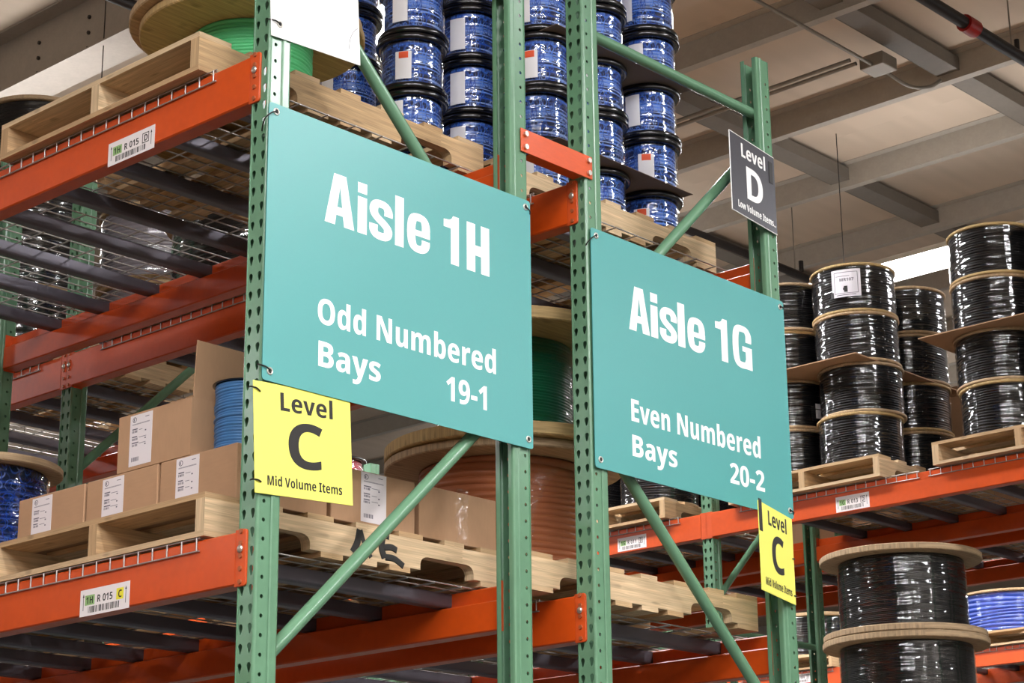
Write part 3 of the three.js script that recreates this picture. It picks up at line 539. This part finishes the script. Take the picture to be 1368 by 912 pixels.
function film(r, h, seed = 0) {
  const key = [r, h, seed].join();
  if (filmGeo.has(key)) return filmGeo.get(key);
  const g = new THREE.CylinderGeometry(r, r, h, 56, Math.round(h / 0.0042), true).translate(0, h / 2, 0), P = g.attributes.position;
  for (let i = 0; i < P.count; i++) {
    const x = P.getX(i), y = P.getY(i), z = P.getZ(i), u = (Math.atan2(z, x) / 6.2832 + 0.5) * 16;
    const w = 0.6 * n16(u * 0.5 + seed * 3, y * 62 + seed * 5 + Math.sin(u * 0.39 * 2) * 0.8) + 0.4 * n32(u + 3, y * 130 + seed * 5) + 0.9 * n16(u * 0.25 + seed, y * 14 + seed), k = 1 + (w - 0.9) * 0.0042 / r;
    P.setX(i, x * k); P.setZ(i, z * k);
  }
  g.computeVertexNormals(); filmGeo.set(key, g); return g;
}
const flangeGeo = new Map();
function woodFlange(r, t) {
  const key = 'w' + r + t;
  if (!flangeGeo.has(key)) { const c = Math.min(0.004, t * 0.25), g = new THREE.LatheGeometry([[0.03, 0], [r - c, 0], [r, c], [r, t - c], [r - c, t], [0.03, t], [0.03, 0]].map((v) => new THREE.Vector2(...v)), 72).toNonIndexed(); g.computeVertexNormals(); flangeGeo.set(key, grainUV(g, 0, r, t)); }
  return flangeGeo.get(key);
}
function plasticFlange(r, t) {
  const key = 'p' + r + t;
  if (!flangeGeo.has(key)) flangeGeo.set(key, new THREE.LatheGeometry([[0.02, 0.002], [r * 0.8, 0.002], [r - 0.012, 0], [r - 0.004, 0.001], [r, t * 0.3], [r, t * 0.7], [r - 0.004, t - 0.001], [r - 0.012, t], [r * 0.8, t - 0.003], [0.02, t - 0.003]].map((v) => new THREE.Vector2(...v)), 48));
  return flangeGeo.get(key);
}
const curved = (r, w, h, th0) => { const g = new THREE.CylinderGeometry(r, r, h, 10, 1, true, th0 - w / r / 2, w / r); return g; };
// vertical-axis reel standing on a flange; o: R flange radius, r cable radius, H overall height, t flange thickness
function reel(name, label, [x, y, z], o) {
  const t = thing(name, label, 'cable reel', [x, y, z], o.turn ?? 0, o.group), f = o.plastic ? plasticFlange(o.R, o.t) : woodFlange(o.R, o.t), fm = o.plastic ? M.plastic : M.flangeWood[o.tone ?? 0];
  part('flange', f, fm, t); part('flange', f, fm, t, [0, o.H - o.t, 0]);
  part('cable', windings(o.r, o.H - 2 * o.t, o.n, o.seg ?? 48), o.cable, t, [0, o.t, 0]);
  if (o.film) part('stretch_wrap', film(o.r + 0.006, o.H - 2 * o.t - 0.002, o.seed ?? 0), M.film, t, [0, o.t + 0.001, 0]);
  if (o.bolts) for (let k = 0; k < 4; k++) part('bolt', new THREE.CylinderGeometry(0.012, 0.012, 0.006, 8), M.wire, t, [0.3 * o.R * Math.cos(k * 1.57 + 0.4), o.H + 0.002, 0.3 * o.R * Math.sin(k * 1.57 + 0.4)]);
  return t;
}
function wrapLabel(t, r, h, y, ang, w, material = M.paper) { return part('paper_label', curved(r, w, h, ang), material, t, [0, y, 0]); }
const CAM = Math.atan2(-0.737, 0.675);                            // azimuth (x over z) that faces the viewer

// light green cable on wooden flanges, with a second reel stacked above it
reel('cable_reel', 'light green cable reel with wooden flanges at top left', [0.56, TOP_D + PAL, -0.75], { R: 0.372, r: 0.2, H: 0.357, t: 0.03, n: 24, cable: M.cableGreen, seg: 64, tone: 0 });
reel('cable_reel', 'wooden flanged reel stacked on the light green cable reel', [0.545, TOP_D + PAL + 0.36, -0.765], { R: 0.385, r: 0.2, H: 0.4, t: 0.03, n: 20, cable: M.cableGreen, tone: 2 });
// blue wrapped reels: grid positions of the stacks, from bottom up
{
  const H = 0.222, base = TOP_D + PAL + 0.004, names = { c6: 'stack at the pallet right end', c5: 'second stack from the right', c4: 'stack between the tall posts', c3: 'stack just left of both tall posts', c2: 'second stack beside the white sign', c1: 'stack half behind the white sign' };
  const stacks = { c6: [2.4, -0.55], c5: [2.08, -0.55], c4: [1.765, -0.55], c3: [1.76, -0.9], c2: [1.455, -0.9], c1: [1.455, -1.25] }, sheet = [0, 0.002, 0.002, 0.004, 0.004];
  const level = ['lowest', 'second from bottom', 'third from bottom', 'fourth from bottom', 'topmost'];
  const turns = rng(77); let protos = [];
  for (const [key, [x, z]] of Object.entries(stacks)) for (let k = 0; k < 5; k++) {
    const label = `blue wrapped reel, ${level[k]}, ${names[key]}`, at = [x + (turns() - 0.5) * 0.012, base + k * H + sheet[k], z + (turns() - 0.5) * 0.012], v = Math.floor(turns() * 3);
    if (!protos[v]) {
      protos[v] = reel('plastic_cable_reel', label, at, { R: 0.134, r: 0.109, H: H - 0.001, t: 0.025, n: 12, cable: M.wrappedBlue, film: 1, seed: v, plastic: 1, seg: 40, group: 'blue shrink wrapped reels' });
      wrapLabel(protos[v], 0.1185, v === 2 ? 0.11 : 0.13, 0.115 - v * 0.01, CAM - 0.55 + v * 0.12, 0.062); protos[v].userData.v = v;
      if (v === 2) part('orange_sticker', curved(0.1195, 0.036, 0.026, CAM - 0.3), mat(0xe2552a, 0.6), protos[v], [0, 0.135, 0]);
    } else { copyOf(protos[v], label, at, (turns() - 0.5) * 0.5, 'blue shrink wrapped reels'); }
  }
  const sh = (y, label, x0, x1, z0, z1) => solo('cardboard_sheet', grainUV(span(x0, x1, y, y + 0.002, z0, z1), 0), M.cardGrey, label, 'cardboard sheet');
  sh(base - 0.003, 'brown cardboard sheet between the pallet and the blue reels', 1.3, 2.46, -1.25, -0.36);
  sh(base + H - 0.0005, 'cardboard sheet on top of the lowest layer of blue reels', 1.68, 2.46, -0.68, -0.385);
  sh(base + 3 * H + 0.0015, 'cardboard sheet on top of the third layer of blue reels', 1.68, 2.48, -0.68, -0.385);
}
// copper and dark green reels standing on each other
const CU = TOP_C + PAL;
reel('cable_reel', 'copper brown cable reel with large wooden flanges on the pale pallet', [1.68, CU, -0.665], { R: 0.42, r: 0.3, H: 0.4425, t: 0.03, n: 17, cable: M.cableCopper, seg: 72, tone: 1 });
{
  const t = thing('plastic_film', 'crumpled clear film ribbon hanging on the copper cable', 'film', [1.68, CU, -0.665]);
  const g = new THREE.PlaneGeometry(1, 1, 10, 70), P = g.attributes.position;
  for (let i = 0; i < P.count; i++) {
    const v = P.getY(i) + 0.5, u = P.getX(i), y = 0.05 + v * 0.31, w = 0.05 + 0.03 * n8(v * 9, 2), rr0 = 0.318 + 0.014 * n32(u * 7 + 3, v * 46) + 0.008 * n64(u * 12, v * 90), a = CAM + 0.14 + 0.3 * v - 0.1 * Math.sin(v * 3) + u * w / 0.31 + 0.06 * n8(1, v * 7);
    P.setXYZ(i, rr0 * Math.sin(a), y, rr0 * Math.cos(a));
  }
  g.computeVertexNormals(); part('ribbon', g, M.film, t);
}
reel('cable_reel', 'dark green cable reel stacked on the copper reel between the posts', [1.67, CU + 0.4435, -0.64], { R: 0.43, r: 0.235, H: 0.445, t: 0.045, n: 34, cable: M.cableDarkGreen, film: 1, seg: 64, tone: 0 });
// blue reels at the left edge and on the boxes
reel('cable_reel', 'dark blue wrapped reel with wooden flanges at the left edge', [0.4, CU, -1.92], { R: 0.265, r: 0.215, H: 0.43, t: 0.028, n: 18, cable: M.wrappedNavy, film: 1, seed: 2, tone: 1 });
reel('small_cable_reel', 'bright blue cable spool standing on the boxes beside the post', [0.25, BY + BXH + 0.001, -0.357], { R: 0.098, r: 0.09, H: 0.205, t: 0.006, n: 22, cable: M.cableBlue, plastic: 1, seg: 40 });
// wrapped goods behind the wire deck
reel('cable_reel', 'dark shrink wrapped reel behind the wire deck', [1.86, TOP_D + PAL, -2.2], { R: 0.42, r: 0.38, H: 0.4, t: 0.02, n: 20, cable: M.cableBlack, film: 1, seed: 1, tone: 2 });
pallet('wooden pallet seen through the wire deck behind the far green post', [1.33, TOP_D, -2.98], 0);
for (let k = 0; k < 2; k++) reel('cable_reel', `${['lower', 'upper'][k]} grey wrapped reel seen through the wire deck behind the far green post`, [2.09, TOP_D + PAL + k * 0.375, -3.21], { R: 0.29, r: 0.27, H: 0.374, t: 0.02, n: 18, cable: M.cableGrey, film: 1, seed: 3 - k, tone: 2 });
for (let k = 0; k < 4; k++) reel('cable_reel', `${['lowest', 'second', 'third', 'topmost'][k]} dark reel of the tall stack behind the left pallet`, [1.62, TOP_D + PAL + k * 0.309, -3.55], { R: 0.275, r: 0.255, H: 0.308, t: 0.02, n: 18, cable: M.cableBlack, film: 1, seed: k % 3, tone: 1 });
// black reels across the aisle
{
  const base = TOP_D + PAL, H = 0.285, R0 = 0.241, o = (seed, tone) => ({ R: R0, r: 0.228, H: H - 0.001, t: 0.016, n: 18, cable: M.cableBlack, film: 1, seed, tone, seg: 48, group: 'black cable reels across the aisle' });
  const level = ['lowest', 'second from bottom', 'third from bottom', 'topmost'];
  let proto = [];
  const stacks = [['front right of left pallet', 6.0, -1.94, 4], ['beside the Aisle 1G sign', 6.02, -2.435, 4], ['behind the two front stacks', 6.56, -1.96, 4], ['right edge stack', 5.985, -1.045, 4], ['left stack below Aisle 1G sign', 5.99, -3.875, 4], ['right stack below Aisle 1G sign', 5.99, -3.38, 4], ['rear right stack below Aisle 1G sign', 6.52, -3.39, 4], ['hidden rear left of left pallet', 6.56, -2.46, 4], ['second stack of right pallet', 5.985, -0.555, 4], ['rear stack of right pallet', 6.53, -1.05, 4]];
  let c = 0;
  for (const [where, x, z, n] of stacks) for (let k = 0; k < n; k++) {
    const v = c++ % 3, at = [x + rr(-0.008, 0.008), base + k * H + (k > 1 && n > 2 ? 0.006 : 0), z + rr(-0.008, 0.008)], label = `black reel with thin wooden flanges, ${level[k]}, ${where}`;
    const t = proto[v] ? copyOf(proto[v], label, at, rr(-3, 3), 'black cable reels across the aisle') : (proto[v] = reel('cable_reel', label, at, o(v, v)));
  }
  const sheet = (label, x0, x1, z0, z1) => { const g = new THREE.BoxGeometry(x1 - x0, 0.005, z1 - z0, 12, 1, 12), P = g.attributes.position; for (let i = 0; i < P.count; i++) { const d = Math.max(0, -P.getX(i) / (x1 - x0) * 2 - 0.7); P.setY(i, P.getY(i)); } g.computeVertexNormals(); solo('cardboard_sheet', grainUV(g, 0), M.card, label, 'cardboard sheet', [(x0 + x1) / 2, base + 2 * H + 0.0025, (z0 + z1) / 2]); };
  sheet('brown cardboard sheet between the black reels beside the Aisle 1G sign', 5.66, 6.82, -2.68, -1.74);
  sheet('brown cardboard sheet between the black reels at the right edge', 5.68, 6.82, -1.36, -0.4);
  // handwritten placard on the top front reel
  const art = cvs(256, 256, (g, w, h) => { g.fillStyle = '#e2dde2'; g.fillRect(0, 0, w, h); g.strokeStyle = '#443f48'; g.lineWidth = 4; g.strokeRect(26, 26, w - 52, h - 60); g.fillStyle = '#4a4550'; g.font = 'bold 40px sans-serif'; g.fillText('MR107', 70, 110); g.fillRect(40, 60, 120, 4); g.fillRect(100, 170, 22, 22); g.fillRect(40, 235, 170, 6); });
  const m = mat(0xffffff, 0.75, { map: art, side: THREE.DoubleSide });
  const pl = thing('placard', 'white handwritten paper taped to the topmost black reel', 'paper', [6.0, base + 3 * H + 0.006, -1.94]);
  part('sheet', curved(0.243, 0.165, 0.16, CAM - 0.35), m, pl, [0, 0.165, 0]); for (const [a, y] of [[-0.68, 0.1], [-0.02, 0.13]]) part('black_tape', curved(0.2445, 0.02, 0.035, CAM - 0.35 + a * 0.5), M.black, pl, [0, y, 0]);
  const p2 = thing('placard', 'small white tag on the black reel beside the Aisle 1G sign', 'paper', [6.02, base + H, -2.42]);
  part('sheet', curved(0.241, 0.05, 0.085, CAM + 0.55), M.paper, p2, [0, 0.1, 0]); part('black_tape', curved(0.242, 0.052, 0.005, CAM + 0.55), M.black, p2, [0, 0.11, 0]);
}
// the two large black reels at lower right, level C
reel('cable_reel', 'upper large black cable reel with wooden flanges at lower right', [5.99, CU + 0.414, -1.75], { R: 0.432, r: 0.335, H: 0.452, t: 0.034, n: 40, cable: M.cableBlack, film: 1, seed: 5, seg: 72, tone: 1 });
reel('cable_reel', 'lower large black cable reel with wooden flanges at lower right', [6.0, CU, -1.755], { R: 0.44, r: 0.35, H: 0.412, t: 0.034, n: 40, cable: M.cableBlack, film: 1, seed: 6, seg: 72, tone: 1 });
// far row: royal blue and black reels; stack with the red cable
reel('cable_reel', 'royal blue cable reel behind the large black reels at the right edge', [11.98, TOP_D + PAL, -4.4], { R: 0.45, r: 0.43, H: 0.36, t: 0.02, n: 10, cable: M.cableRoyal, film: 1, seed: 1, tone: 2 });
reel('cable_reel', 'black wrapped reel with wooden flanges beside the lower yellow sign', [11.98, TOP_D + PAL, -6.35], { R: 0.45, r: 0.42, H: 0.4, t: 0.03, n: 16, cable: M.cableBlack, film: 1, seed: 2, tone: 2 });
for (let k = 0; k < 4; k++) reel('plastic_cable_reel', ['lowest black reel', 'second black reel', 'third black reel', 'topmost red reel'][k] + ' of the stack seen over the boxes behind the yellow sign', [6.08, TOP_D + PAL + k * 0.21, -6.32], { R: 0.2, r: 0.165, H: 0.209, t: 0.02, n: 12, cable: k === 3 ? M.cableRed : M.cableBlack, film: 1, seed: k % 3, plastic: 1 });

renderer.render(scene, camera);
